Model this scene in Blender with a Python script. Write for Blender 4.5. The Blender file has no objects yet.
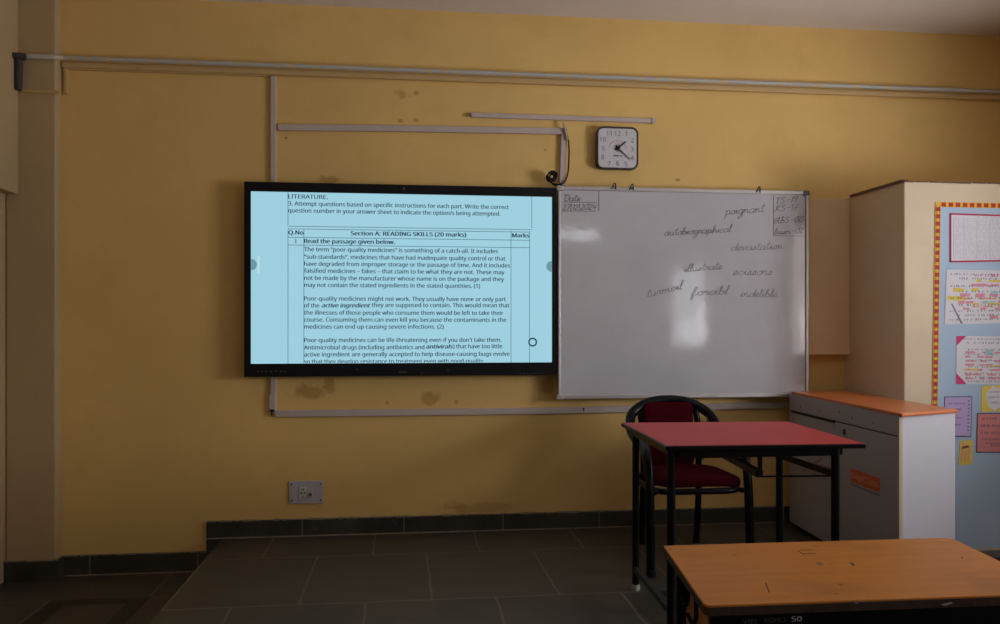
import bpy, math, random
from mathutils import Vector, Matrix
C = bpy.context.scene.collection
R = math.radians
random.seed(7)

# ------------------------------------------------------------------ camera figures
F = 820.0; HZ = 328.0; TH = math.atan(96/820); ST, CT = math.sin(TH), math.cos(TH)
CAM = 1.307; WY = 4.574; DZ = 0.174          # camera height, front wall, dais height
def P(u, v, Y):
    """measured point on a plane parallel to the front wall -> world x, z"""
    s = (u-500)/F; d = Y/(CT - s*ST)
    return d*(s*CT+ST), CAM - (v-HZ)/F*d

# ------------------------------------------------------------------ mesh builder
class MB:
    def __init__(s): s.v=[]; s.f=[]; s.sm=[]
    def add(s, vs, fs, smooth=False):
        n=len(s.v); s.v += [tuple(v) for v in vs]; s.f += [tuple(i+n for i in f) for f in fs]; s.sm += [smooth]*len(fs); return s
    def box(s, a, b, T=None):
        x0,x1=sorted((a[0],b[0])); y0,y1=sorted((a[1],b[1])); z0,z1=sorted((a[2],b[2]))
        vs=[Vector(p) for p in ((x0,y0,z0),(x1,y0,z0),(x1,y1,z0),(x0,y1,z0),(x0,y0,z1),(x1,y0,z1),(x1,y1,z1),(x0,y1,z1))]
        if T: vs=[T@v for v in vs]
        return s.add(vs, [(0,3,2,1),(4,5,6,7),(0,1,5,4),(1,2,6,5),(2,3,7,6),(3,0,4,7)])
    def prism(s, poly, z0, z1, T=None, axis='z'):
        n=len(poly); vs=[]
        for z in (z0,z1):
            for p in poly:
                v = Vector((p[0],p[1],z)) if axis=='z' else Vector((p[0],z,p[1]))
                vs.append(T@v if T else v)
        fs=[tuple(range(n-1,-1,-1)), tuple(range(n,2*n))]+[(i,(i+1)%n,n+(i+1)%n,n+i) for i in range(n)]
        if axis!='z': fs=[tuple(reversed(f)) for f in fs]
        return s.add(vs,fs)
    def tube(s, pts, r, seg=10, caps=True, closed=False, T=None, smooth=True, flat=None):
        pts=[Vector(p) for p in pts]
        if T: pts=[T@p for p in pts]
        n=len(pts); rr = r if isinstance(r,(list,tuple)) else [r]*n
        vs=[]; fs=[]; up=None
        for i,p in enumerate(pts):
            a=pts[(i-1)%n] if (closed or i>0) else p; b=pts[(i+1)%n] if (closed or i<n-1) else p
            t=(b-a).normalized()
            if up is None:
                up = Vector((0,0,1)) if abs(t.z)<.9 else Vector((0,1,0))
            x=t.cross(up).normalized(); up=x.cross(t).normalized()
            for k in range(seg):
                an=2*math.pi*k/seg + (math.pi/4 if seg==4 else 0)
                vs.append(p + x*math.cos(an)*rr[i]*(flat or 1) + up*math.sin(an)*rr[i])
        m=n if closed else n-1
        for i in range(m):
            for k in range(seg):
                a=i*seg+k; b=i*seg+(k+1)%seg; c=((i+1)%n)*seg+(k+1)%seg; d=((i+1)%n)*seg+k
                fs.append((a,b,c,d))
        if caps and not closed:
            fs.append(tuple(range(seg-1,-1,-1))); fs.append(tuple(range((n-1)*seg,n*seg)))
        return s.add(vs,fs,smooth)
    def bar(s, a, b, w, T=None): return s.tube([a,b], w*.7071, seg=4, T=T, smooth=False)
    def disc(s, c, r, depth, n=24, axis='y'):
        poly=[(c[0]+r*math.cos(2*math.pi*k/n), c[2]+r*math.sin(2*math.pi*k/n)) for k in range(n)]
        return s.prism(poly, c[1]-depth, c[1], axis='y')
    def puff(s, c, sx, sy, sz, e1=.5, e2=.5, T=None, nu=40, nv=20, bend=None):
        def cp(w,m): return math.copysign(abs(math.cos(w))**m, math.cos(w))
        def sp(w,m): return math.copysign(abs(math.sin(w))**m, math.sin(w))
        vs=[]; fs=[]
        for j in range(nv+1):
            ph=-math.pi/2+math.pi*j/nv
            for i in range(nu):
                th=2*math.pi*i/nu
                v=Vector((sx*cp(ph,e1)*cp(th,e2), sy*cp(ph,e1)*sp(th,e2), sz*sp(ph,e1)))
                if bend: v=bend(v)
                v=v+Vector(c); vs.append(T@v if T else v)
        for j in range(nv):
            for i in range(nu):
                fs.append((j*nu+i, j*nu+(i+1)%nu, (j+1)*nu+(i+1)%nu, (j+1)*nu+i))
        return s.add(vs,fs,True)
    def build(s, name, mat, parent=None, bevel=0, root=None, seg=2):
        me=bpy.data.meshes.new(name); o=bpy.data.objects.new(name, me); C.objects.link(o)
        off=Vector((0,0,0)); q=parent
        while q is not None: off+=q.location; q=q.parent
        if parent is None:
            xs=[v[0] for v in s.v]; ys=[v[1] for v in s.v]; zs=[v[2] for v in s.v]
            off=Vector(((min(xs)+max(xs))/2,(min(ys)+max(ys))/2,min(zs))); o.location=off
        me.from_pydata([tuple(Vector(v)-off) for v in s.v],[],s.f)
        me.polygons.foreach_set('use_smooth', s.sm); me.validate(); me.update()
        if any(s.sm):
            me.set_sharp_from_angle(angle=R(50))
        me.materials.append(mat)
        if parent: o.parent=parent
        if bevel:
            m=o.modifiers.new('bevel','BEVEL'); m.width=bevel; m.segments=seg; m.limit_method='ANGLE'; m.angle_limit=R(40)
        return o
def thing(name,label,cat,loc,group=None):
    o=bpy.data.objects.new(name,None); C.objects.link(o); o.location=loc; o.empty_display_size=.05
    return tag(o,label,cat,group)
def tag(o,label,cat,group=None):
    o['label']=label; o['category']=cat
    if group: o['group']=group
    return o
def struct(o): o['kind']='structure'; return o
def smooth_pts(pts, n=8, closed=False):
    pts=[Vector(p) for p in pts]; out=[]; N=len(pts)
    for i in range(N if closed else N-1):
        p0=pts[(i-1)%N] if (closed or i>0) else pts[0]; p1=pts[i]; p2=pts[(i+1)%N]; p3=pts[(i+2)%N] if (closed or i<N-2) else pts[-1]
        for k in range(n):
            t=k/n
            out.append(.5*((2*p1)+(p2-p0)*t+(2*p0-5*p1+4*p2-p3)*t*t+(3*p1-p0-3*p2+p3)*t**3))
    if not closed: out.append(pts[-1])
    return out
def rrect(x0,y0,x1,y1,r,n=6):
    out=[]
    for cx,cy,a in ((x1-r,y1-r,0),(x0+r,y1-r,90),(x0+r,y0+r,180),(x1-r,y0+r,270)):
        for k in range(n+1):
            t=R(a+90*k/n); out.append((cx+r*math.cos(t),cy+r*math.sin(t)))
    return out

# ------------------------------------------------------------------ materials
def srgb(r,g,b):
    f=lambda c: (c/255/12.92) if c/255<=.04045 else ((c/255+.055)/1.055)**2.4
    return (f(r),f(g),f(b),1)
class NT:
    def __init__(s,name):
        s.m=bpy.data.materials.new(name); s.m.use_nodes=True; s.t=s.m.node_tree; s.b=s.t.nodes['Principled BSDF']
    def n(s,typ,**kw):
        nd=s.t.nodes.new(typ)
        for k,v in kw.items():
            if k.startswith('i_'):
                key=k[2:]; key=int(key) if key.isdigit() else key
                nd.inputs[key].default_value=v
            else: setattr(nd,k,v)
        return nd
    def l(s,a,b): s.t.links.new(a,b)
    def pos(s): 
        g=s.n('ShaderNodeNewGeometry'); return g.outputs['Position']
    def noise(s,scale,detail=4,rough=.6,vec=None):
        nd=s.n('ShaderNodeTexNoise'); nd.inputs['Scale'].default_value=scale; nd.inputs['Detail'].default_value=detail; nd.inputs['Roughness'].default_value=rough
        s.l(vec or s.pos(), nd.inputs['Vector']); return nd.outputs['Fac']
    def math(s,op,a,b=0.0,c=None,clamp=False):
        nd=s.n('ShaderNodeMath',operation=op,use_clamp=clamp)
        for i,v in enumerate((a,b,c)):
            if v is None: continue
            if isinstance(v,(int,float)): nd.inputs[i].default_value=v
            else: s.l(v,nd.inputs[i])
        return nd.outputs[0]
    def ss(s,x,a,b):
        nd=s.n('ShaderNodeMapRange',interpolation_type='SMOOTHSTEP'); s.l(x,nd.inputs[0]); nd.inputs[1].default_value=a; nd.inputs[2].default_value=b
        return nd.outputs[0]
    def mix(s,f,a,b):
        nd=s.n('ShaderNodeMix',data_type='RGBA')
        for i,v in ((0,f),(6,a),(7,b)):
            if isinstance(v,(int,float)): nd.inputs[i].default_value=v
            elif isinstance(v,tuple): nd.inputs[i].default_value=v
            else: s.l(v,nd.inputs[i])
        return nd.outputs[2]
    def col(s,c):
        s.l(c,s.b.inputs['Base Color']); return s
    def bump(s,h,str_=.2,dist=.01):
        b=s.n('ShaderNodeBump'); b.inputs['Strength'].default_value=str_; b.inputs['Distance'].default_value=dist
        s.l(h,b.inputs['Height']); s.l(b.outputs[0],s.b.inputs['Normal']); return s
    def set(s,rough=.6,metal=0,spec=None):
        s.b.inputs['Roughness'].default_value=rough; s.b.inputs['Metallic'].default_value=metal
        if spec is not None: s.b.inputs['Specular IOR Level'].default_value=spec
        return s
def simple(name,c,rough=.6,metal=0,var=.12,scale=8,bump=0,spec=None,bscale=200):
    t=NT(name).set(rough,metal,spec); c=tuple(c[:3])+(1,)
    d=tuple(x*(1-var) for x in c[:3])+(1,); e=tuple(min(1,x*(1+var)) for x in c[:3])+(1,)
    t.col(t.mix(t.noise(scale),d,e))
    if bump: t.bump(t.noise(bscale,3),bump,.002)
    return t.m
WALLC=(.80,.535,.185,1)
def wall_mat(name,base,stains=(),faded=None):
    t=NT(name).set(.62,0,.3)
    p=t.pos(); n1=t.noise(.9,4); n2=t.noise(6,5)
    c=t.mix(t.ss(n1,.35,.7),tuple(x*.93 for x in base[:3])+(1,),tuple(min(1,x*1.05) for x in base[:3])+(1,))
    c=t.mix(t.math('MULTIPLY',t.ss(n2,.5,.75),.35),c,tuple(x*y for x,y in zip(base[:3],(.9,.84,.72)))+(1,))
    for (x,z,rx,rz,col,a) in stains:
        mp=t.n('ShaderNodeMapping'); t.l(p,mp.inputs[0]); mp.inputs['Location'].default_value=(-x/rx,0,-z/rz); mp.inputs['Scale'].default_value=(1/rx,0,1/rz)
        ln=t.n('ShaderNodeVectorMath',operation='LENGTH'); t.l(mp.outputs[0],ln.inputs[0])
        dd=t.math('ADD',ln.outputs['Value'],t.math('MULTIPLY',t.math('SUBTRACT',t.noise(14,5),.5),2.6))
        mk=t.math('MULTIPLY',t.math('SUBTRACT',1.0,t.ss(dd,.45,1.05)),a)
        c=t.mix(mk,c,col)
    t.col(c); t.bump(t.noise(38,5,.7),.12,.004)
    return t.m
ST1=(.40,.20,.035,1); ST2=(.46,.30,.09,1)
def st(u,v,ru,rv,col=ST1,a=.6):
    x,z=P(u,v,WY); return (x,z,ru*.0055,rv*.0055,col,a)
M={}
M['wall_front']=wall_mat('yellow_wall_paint',WALLC,[st(402,94,9,6),st(416,93,3,3),st(400,121,2.5,2),st(416,120,2.5,2),st(330,180,14,5),
    st(310,392,20,9),st(330,386,8,9),st(431,398,10,9),st(387,403,3,3),st(456,402,3,3),st(547,386,8,10,ST1,.7),st(465,115,6,2.5),st(565,150,2,2),
    st(480,508,40,6,ST1,.35),st(455,505,14,6,ST1,.3),st(545,150,1.5,1.5),st(286,138,1.6,1.2,(.05,.04,.03,1),.9),st(678,180,3,1.6,(.1,.07,.05,1),.6)])
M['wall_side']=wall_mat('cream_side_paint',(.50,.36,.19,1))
M['wall_cream']=wall_mat('pale_cream_paint',(.72,.575,.40,1))
M['ceiling']=simple('ceiling_whitewash',(.84,.77,.72),.8,var=.05,scale=3,bump=.1,bscale=40)
# stone floors
def stone(name,base,grout,x0,y0,w,h,frames=()):
    t=NT(name).set(.5,0,.35); p=t.pos()
    mp=t.n('ShaderNodeMapping'); t.l(p,mp.inputs[0]); mp.inputs['Location'].default_value=(-x0,-y0,0)
    br=t.n('ShaderNodeTexBrick'); br.offset=.5; br.offset_frequency=2
    wob=t.n('ShaderNodeVectorMath',operation='ADD'); nz=t.n('ShaderNodeTexNoise'); nz.inputs['Scale'].default_value=5; t.l(p,nz.inputs['Vector'])
    sc=t.n('ShaderNodeVectorMath',operation='SCALE'); sc.inputs[3].default_value=.02; t.l(nz.outputs['Color'],sc.inputs[0])
    t.l(mp.outputs[0],wob.inputs[0]); t.l(sc.outputs[0],wob.inputs[1]); t.l(wob.outputs[0],br.inputs['Vector'])
    br.inputs['Scale'].default_value=1; br.inputs['Brick Width'].default_value=w; br.inputs['Row Height'].default_value=h
    br.inputs['Mortar Size'].default_value=.006; br.inputs['Mortar Smooth'].default_value=.4
    br.inputs['Color1'].default_value=base; br.inputs['Color2'].default_value=tuple(x*.8 for x in base[:3])+(1,)
    n=t.noise(3.5,6,.65)
    c=t.mix(t.math('MULTIPLY',t.ss(n,.35,.75),.55),br.outputs['Color'],tuple(min(1,x*y) for x,y in zip(base[:3],(1.6,1.45,1.25)))+(1,))
    br.inputs['Mortar'].default_value=grout
    g=t.math('MULTIPLY',br.outputs['Fac'],t.ss(t.noise(2.3,4),.32,.6))
    c=t.mix(g,c,grout)
    if frames:
        sp=t.n('ShaderNodeSeparateXYZ'); t.l(p,sp.inputs[0]); X,Y=sp.outputs[0],sp.outputs[1]
        def inside(a,b,c_,d): 
            m1=t.math('MULTIPLY',t.math('GREATER_THAN',X,a),t.math('LESS_THAN',X,b)); m2=t.math('MULTIPLY',t.math('GREATER_THAN',Y,c_),t.math('LESS_THAN',Y,d))
            return t.math('MULTIPLY',m1,m2)
        for (a,b,c_,d,wd) in frames:
            o=inside(a,b,c_,d); i=inside(a+wd,b-wd,c_+wd,d-wd)
            c=t.mix(t.math('MULTIPLY',t.math('SUBTRACT',o,i),.75),c,(.006,.006,.007,1))
            e=inside(a-.006,b+.006,c_-.006,d+.006)
            c=t.mix(t.math('MULTIPLY',t.math('SUBTRACT',e,o),.5),c,grout)
    t.col(c); t.bump(t.noise(25,5,.7),.25,.004)
    t.b.inputs['Roughness'].default_value=.5
    return t.m
M['dais']=stone('dais_stone_slabs',(.062,.055,.042,1),(.15,.13,.10,1),-.147,3.44,.54,.71)
M['floor']=stone('floor_stone_slabs',(.060,.054,.044,1),(.13,.115,.09,1),-1.68,4.16,.92,.92,[(-1.68,-1.22,3.3,4.16,.09)])
def skirt_mat():
    t=NT('black_skirting_stone').set(.45,0,.4); n=t.noise(9,6,.7); n2=t.noise(3,5)
    c=t.mix(t.ss(n2,.3,.7),(.026,.026,.019,1),(.062,.058,.042,1))
    sp=t.n('ShaderNodeSeparateXYZ'); t.l(t.pos(),sp.inputs[0])
    br=t.n('ShaderNodeMath',operation='PINGPONG'); t.l(sp.outputs[0],br.inputs[0]); br.inputs[1].default_value=.275
    j=t.math('LESS_THAN',br.outputs[0],.004)
    c=t.mix(t.math('MULTIPLY',j,.5),c,(.22,.2,.15,1))
    c=t.mix(t.math('MULTIPLY',t.ss(n,.58,.75),.35),c,(.2,.19,.14,1))
    t.col(c); t.bump(n,.2,.004); return t.m
M['skirting']=skirt_mat()
M['lime']=simple('chipped_lime_edge',(.26,.23,.17),.85,var=.5,scale=30)
M['conduit']=simple('dusty_white_conduit',(.56,.47,.43),.5,var=.12,scale=12)
M['conduit_painted']=simple('painted_over_conduit',(.60,.40,.17),.55,var=.1)
def pipe_mat():
    t=NT('flaking_grey_pipe').set(.5); n=t.noise(22,5,.7)
    t.col(t.mix(t.ss(n,.34,.5),(.66,.48,.22,1),(.50,.50,.47,1))); return t.m
M['pipe']=pipe_mat()
M['rust']=simple('tarred_rusty_iron',(.05,.042,.04),.7,var=.6,scale=40,bump=.4)
M['black_plastic']=simple('black_plastic',(.005,.005,.007),.35,var=.2,spec=.3)
M['dark_plastic']=simple('grey_print',(.12,.12,.13),.4)
M['black_metal']=simple('black_enamelled_tube',(.0035,.0035,.004),.30,var=.3,scale=30,spec=.18)
M['worn_metal']=simple('worn_black_steel',(.022,.021,.022),.45,var=.5,scale=60)
M['worn_black']=simple('rough_black_iron',(.008,.008,.008),.8,spec=.05)
M['rubber']=simple('pale_rubber',(.42,.40,.38),.7,var=.3,scale=60)
def emis(name,c,s=1.0):
    t=NT(name).set(.3,0,.3); t.b.inputs['Base Color'].default_value=(.01,.01,.01,1)
    t.b.inputs['Emission Color'].default_value=c; t.b.inputs['Emission Strength'].default_value=s; return t.m
M['screen']=emis('lit_screen',srgb(158,207,222))
M['screen_text']=emis('lit_screen_ink',srgb(30,56,78))
M['screen_rule']=emis('lit_screen_rule',srgb(72,112,128))
M['screen_dim']=emis('lit_screen_grey',srgb(110,150,162))
M['screen_pale']=emis('lit_screen_white',srgb(185,222,232))
def board_mat():
    t=NT('whiteboard_enamel').set(.16,0,.7)
    c=t.mix(t.ss(t.noise(1.6,5),.35,.7),(.545,.54,.57,1),(.605,.60,.625,1))
    t.col(c)
    r=t.n('ShaderNodeMapRange'); t.l(t.noise(7,5,.65),r.inputs[0]); r.inputs[3].default_value=.02; r.inputs[4].default_value=.11
    t.l(r.outputs[0],t.b.inputs['Roughness']); t.bump(t.noise(6,3),.07,.008); return t.m
M['board']=board_mat()
M['aluminium']=simple('dull_aluminium',(.52,.49,.47),.38,.55,var=.12,scale=20)
M['aluminium_dark']=simple('grimy_plastic_corner',(.13,.11,.10),.5,var=.3)
M['ink']=simple('faded_marker_ink',(.15,.145,.16),.6,var=.4,scale=50)
M['ink_faint']=simple('faint_marker_ink',(.27,.26,.28),.6,var=.3,scale=50)
M['clock_rim']=simple('dark_bronze_rim',(.055,.045,.035),.35,var=.2)
M['clock_face']=simple('clock_face_card',(.66,.65,.68),.5,var=.04)
M['gold']=simple('dull_gold',(.10,.085,.025),.4,.4)
M['pink']=simple('pink_print',(.62,.30,.33),.6)
M['red_lam']=simple('red_laminate',(.50,.052,.056),.48,var=.14,scale=4,spec=.22)
M['maroon']=simple('maroon_fabric',(.052,.0022,.0065),.95,var=.25,scale=60,bump=.5,spec=.04,bscale=700)
M['orange_top']=simple('orange_laminate',(.70,.205,.055),.3,var=.1,scale=5)
M['orange_edge']=simple('dark_orange_lipping',(.42,.085,.025),.4,var=.1)
M['grey_lam']=simple('grey_board_panel',(.38,.345,.355),.5,var=.05,scale=3)
M['grey_light']=simple('pale_grey_board_end',(.50,.48,.51),.5,var=.04,scale=3)
M['cream_edge']=simple('cream_edge_strip',(.52,.42,.28),.5,var=.1)
M['hole']=simple('dark_hole',(.012,.010,.010),.8)
M['sticker']=simple('orange_sticker',(.68,.115,.03),.5,var=.05)
M['sticker_text']=simple('sticker_lettering',(.72,.38,.25),.5,var=.05)
M['logo_red']=simple('red_logo_tick',(.42,.06,.045),.5)
M['logo_grey']=simple('grey_lettering',(.10,.10,.12),.5)
def wood_desk():
    t=NT('worn_orange_wood_top').set(.42,0,.25); p=t.pos()
    mp=t.n('ShaderNodeMapping'); t.l(p,mp.inputs[0]); mp.inputs['Scale'].default_value=(1.2,14,14)
    n=t.noise(2.2,7,.65,mp.outputs[0]); n2=t.noise(3.5,5)
    c=t.mix(n,(.44,.155,.022,1),(.63,.24,.036,1))
    c=t.mix(t.math('MULTIPLY',t.ss(n2,.5,.72),.6),c,(.30,.11,.03,1))
    sp=t.noise(26,3,.5); c=t.mix(t.math('MULTIPLY',t.ss(sp,.70,.76),.7),c,(.12,.05,.02,1))
    t.col(c); t.bump(n,.08,.003); return t.m
M['desk_wood']=wood_desk()
M['desk_edge']=simple('chipped_dark_edge',(.045,.022,.014),.75,var=.9,scale=40)
M['scratch']=simple('dark_scratch',(.05,.035,.025),.8,var=.4)
M['chalk']=simple('white_correction_ink',(.50,.50,.50),.8)
M['chalk_faint']=simple('rubbed_ink',(.085,.085,.085),.8,var=.5)
M['steel']=simple('galvanised_wire',(.25,.24,.22),.4,.6)
M['socket']=simple('white_switch_plate',(.50,.47,.50),.4,var=.05)
M['ivory']=simple('ivory_socket',(.62,.57,.46),.4,var=.05)
M['blue_paper']=simple('pale_blue_chart_paper',(.43,.56,.70),.75,var=.08,scale=3,bump=.3,bscale=8)
def paper(name,c,**k): return simple(name,c,.8,var=.05,**k)
M['white_paper']=paper('white_paper',(.74,.72,.76)); M['violet_paper']=paper('violet_paper',(.55,.42,.68)); M['salmon_paper']=paper('salmon_paper',(.68,.25,.24))
M['yellow_paper']=paper('yellow_paper',(.78,.60,.10)); M['crimson']=paper('crimson_paper',(.50,.035,.08)); M['magenta']=paper('magenta_paper',(.62,.04,.20))
M['red_border']=paper('red_border_paper',(.47,.035,.02)); M['sun_yellow']=paper('sun_yellow_paper',(.80,.47,.03))
M['pencil']=paper('pencil_grey',(.22,.21,.25)); M['table_lines']=paper('printed_grey',(.47,.46,.52)); M['felt_pink']=paper('pink_felt_pen',(.75,.30,.38)); M['felt_teal']=paper('teal_felt_pen',(.35,.60,.62))
M['felt_orange']=paper('orange_felt_pen',(.80,.38,.20)); M['ink_blue']=paper('navy_pen',(.05,.05,.14)); M['ink_red']=paper('red_pen',(.55,.03,.03))

# ------------------------------------------------------------------ room shell
LX=-2.045; RX=3.70; BY=-3.30; CH=3.072; T_=.15
DX0,DX1,DYF=-.97,2.56,2.45
struct(MB().box((LX-T_,BY-T_,-.12),(RX+T_,WY+T_,0)).build('floor',M['floor']))
struct(MB().box((LX-T_,BY-T_,CH),(RX+T_,WY+T_,CH+.12)).build('ceiling',M['ceiling']))
struct(MB().box((LX-T_,WY,0),(RX+T_,WY+T_,CH)).build('wall_front',M['wall_front']))
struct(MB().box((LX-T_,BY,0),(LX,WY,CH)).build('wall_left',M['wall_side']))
def pierced(name, mk, lo, hi, holes, mat):
    """wall of boxes around rectangular window holes; mk(a0,a1,z0,z1,mb) adds a box"""
    mb=MB(); cur=lo
    for (a,b,z0,z1) in sorted(holes):
        mk(cur,a,0,CH,mb); mk(a,b,0,z0,mb); mk(a,b,z1,CH,mb); cur=b
    mk(cur,hi,0,CH,mb)
    return struct(mb.build(name,mat))
RW=[(-2.1,-0.8,1.05,2.1),(1.48,2.95,1.05,2.25)]
BW=[(-.9,.7,1.0,2.35),(2.3,3.0,2.62,2.88)]
pierced('wall_right',lambda a,b,z0,z1,mb: mb.box((RX,a,z0),(RX+T_,b,z1)),BY,WY,RW,M['wall_side'])
pierced('wall_back',lambda a,b,z0,z1,mb: mb.box((a,BY-T_,z0),(b,BY,z1)),LX-T_,RX+T_,BW,M['wall_side'])
M['frame_paint']=simple('brown_window_frame',(.16,.09,.05),.5)
def window(i,horiz,a,b,z0,z1):
    fr=MB(); t=.05
    def bx(a0,a1,c0,c1):
        if horiz: fr.box((a0,BY-.09,c0),(a1,BY-.05,c1))
        else: fr.box((RX+.05,a0,c0),(RX+.09,a1,c1))
    bx(a,b,z0,z0+t); bx(a,b,z1-t,z1); bx(a,a+t,z0,z1); bx(b-t,b,z0,z1)
    n=max(1,round((b-a)/.55))
    for k in range(1,n): x=a+(b-a)*k/n; bx(x-.025,x+.025,z0,z1)
    bx(a,b,z0+(z1-z0)*.7-.02,z0+(z1-z0)*.7+.02)
    o=fr.build('window_%d'%i,M['frame_paint']); struct(o)
for i,w in enumerate(RW): window(i+1,False,*w)
for i,w in enumerate(BW): window(i+3,True,*w)
# dais (raised stone platform)
struct(MB().box((DX0,DYF,0),(DX1,WY,DZ)).build('floor_dais',M['dais']))
# pillar at the left, chamfered
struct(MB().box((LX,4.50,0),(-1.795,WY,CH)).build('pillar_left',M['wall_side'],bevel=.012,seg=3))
# beam along the left wall over its recess
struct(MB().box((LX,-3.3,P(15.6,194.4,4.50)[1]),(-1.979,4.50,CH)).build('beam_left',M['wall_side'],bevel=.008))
# projecting closet block at the right
BX0=2.58; BFY=3.985; BTOP=2.068
blk=MB().box((BX0,BFY,0),(RX,WY,BTOP)).build('wall_closet',M['wall_cream'],bevel=.006); struct(blk)
lip=MB(); 
pts=[(BX0-.004,BFY-.006)]; 
lip.box((BX0-.008,BFY+.01,BTOP-.002),(BX0+.03,WY-.08,BTOP+.012))
x=BX0
random.seed(3)
while x<RX-.02:
    w=random.uniform(.03,.10); lip.box((x,BFY-.004,BTOP-.002-random.uniform(0,.003)),(min(x+w,RX),BFY+.03,BTOP+random.uniform(.002,.005))); x+=w+random.uniform(0,.02)
struct(lip.build('trim_closet_lip',simple('dark_chipped_lip',(.16,.085,.05),.8,var=.6,scale=60)))
# painted panel boxed out from the wall next to the closet
zb=P(830,355,4.50)[1]
struct(MB().box((1.30,4.505,zb),(BX0,WY,BTOP-.01)).build('wall_panel',M['wall_cream2'] if 'wall_cream2' in M else wall_mat('buff_wall_paint',(.80,.60,.33,1)),bevel=.006))
# skirtings
sk=.092
struct(MB().box((DX0-.085,WY-.018,.0),(DX0,WY,DZ+sk)).box((DX0,WY-.018,DZ),(BX0,WY,DZ+sk)).build('baseboard_front',M['skirting'],bevel=.002))
struct(MB().box((-1.795,WY-.018,0),(DX0-.085,WY,.105)).box((LX,4.482,0),(-1.777,4.50,.105)).box((-1.795,4.50,0),(-1.777,WY-.018,.105)).build('baseboard_left',M['skirting'],bevel=.002))
struct(MB().box((BX0,BFY-.012,0),(RX,BFY,.104)).build('baseboard_closet',M['skirting'],bevel=.002))
struct(MB().box((BX0,BFY-.014,.104),(RX,BFY,.138)).build('trim_closet_ledge',simple('grey_ledge',(.16,.15,.13),.7,var=.3)))
# ragged lime line above the skirting
lm=MB(); random.seed(5)
def ragged(x0,x1,y,z):
    x=x0
    while x<x1:
        w=random.uniform(.02,.07); h=random.uniform(.001,.007); lm.box((x,y-.004,z-h*.6),(min(x+w,x1),y,z+h)); x+=w+random.uniform(-.002,.02)
ragged(DX0-.085,2.15,WY-.016,DZ+sk); ragged(-1.777,DX0-.085,WY-.016,.105); ragged(LX,-1.777,4.482,.105)
struct(lm.build('trim_lime_line',M['lime']))
struct(MB().box((DX0-.083,WY-.024,DZ),(BX0-.4,WY-.018,DZ+.005)).box((-1.77,WY-.024,0),(DX0-.09,WY-.018,.005)).build('trim_grout_line',M['lime']))

# ------------------------------------------------------------------ pipes and conduits on the wall
def strip(name,pts,w,dep,mat,Y=WY,parent=None):
    """flat conduit along measured points, mitred as overlapping boxes"""
    q=[Vector(P(u,v,Y-dep/2)) for u,v in pts]; n=len(q); L=[]; Rr=[]
    for i in range(n):
        d0=(q[i]-q[i-1]).normalized() if i else None; d1=(q[i+1]-q[i]).normalized() if i<n-1 else None
        d0=d0 or d1; d1=d1 or d0
        n0=Vector((-d0.y,d0.x)); n1=Vector((-d1.y,d1.x)); m=(n0+n1).normalized(); k=w/2/max(.3,m.dot(n0))
        L.append(q[i]+m*k); Rr.append(q[i]-m*k)
    mb=MB(); vs=[(p.x,y,p.y) for y in (Y-dep,Y) for p in L+Rr]; fs=[]
    for i in range(n-1):
        fs+=[(i,i+1,n+i+1,n+i),(2*n+i,2*n+n+i,2*n+n+i+1,2*n+i+1),(i,2*n+i,2*n+i+1,i+1),(n+i,n+i+1,3*n+i+1,3*n+i)]
    fs+=[(0,n,3*n,2*n),(n-1,3*n-1,4*n-1,2*n-1)]
    mb.add(vs,fs)
    return mb.build(name,mat,parent,bevel=.003)
zp=1.307+1.415
pp=thing('wall_pipe','long horizontal pipe with flaking grey paint running across the wall below the ceiling','pipe',(.8,WY,zp))
MB().tube([(-1.778,WY-.045,zp),(RX,WY-.045,zp)],.0125,12).build('pipe_run',M['pipe'],pp)
MB().tube([(-1.975,4.486,zp-.012),(-1.80,4.486,zp-.012),(-1.775,4.529,zp)],.0125,12).build('pipe_bend',M['pipe'],pp)
MB().box((-1.79,WY-.03,zp-.045),(RX,WY,zp-.012)).build('backing_strip',M['conduit_painted'],pp,bevel=.008)
# tarred joint at the left
jt=thing('pipe_joint','short dark rusty pipe joint at the left end of the grey wall pipe','pipe',(-1.99,4.46,2.6))
xa,za=P(19,57,4.46); xb,zb2=P(17.5,90,4.46)
MB().tube([(xa,4.46,za),(xb+.004,4.46,zb2)],[.020,.016],12).build('drop_pipe',M['rust'],jt)
MB().tube([(xa-.06,4.44,za+.004),(xa-.03,4.44,za),(xa+.035,4.455,za)],[.024,.017,.019],12).build('elbow',M['rust'],jt)
# conduit around pillar
a=strip('pillar_conduit',[(21,90.5),(60,92.5)],.018,.012,M['conduit_painted'],4.50)
tag(a,'short painted conduit across the pillar below the dark rusty joint','conduit')
b=strip('wall_conduit',[(66,94),(66,68),(270,75)],.018,.016,M['conduit_painted'])
tag(b,'thin yellow-painted conduit just under the long grey pipe at the left','conduit')
c=strip('wall_conduit',[(273.5,76),(273.5,412.5)],.030,.018,M['conduit'])
tag(c,'dusty white vertical conduit that passes behind the left end of the lit screen','conduit')
strip('joint_cover',[(272.5,394),(272.5,411)],.034,.021,M['conduit'],WY,c)
c=strip('wall_conduit',[(275,413.5),(420,412.2),(560,410.5),(797,404.5)],.036,.020,M['conduit'])
tag(c,'long dusty white conduit along the wall below the screen and whiteboard','conduit')
x_,z_=P(583.5,410,WY-.02); MB().prism([(x_-.006,z_+.012),(x_+.006,z_+.012),(x_+.004,z_),(x_+.001,z_-.012),(x_-.002,z_)],WY-.0225,WY-.0195,axis='y').build('dark_nick',M['hole'],c)
x_,z_=P(272,410.5,WY-.02); MB().box((x_-.012,WY-.024,z_-.006),(x_+.013,WY-.018,z_+.006)).box((x_-.004,WY-.024,z_-.028),(x_+.003,WY-.018,z_)).build('corner_gap',M['hole'],c)
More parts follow.
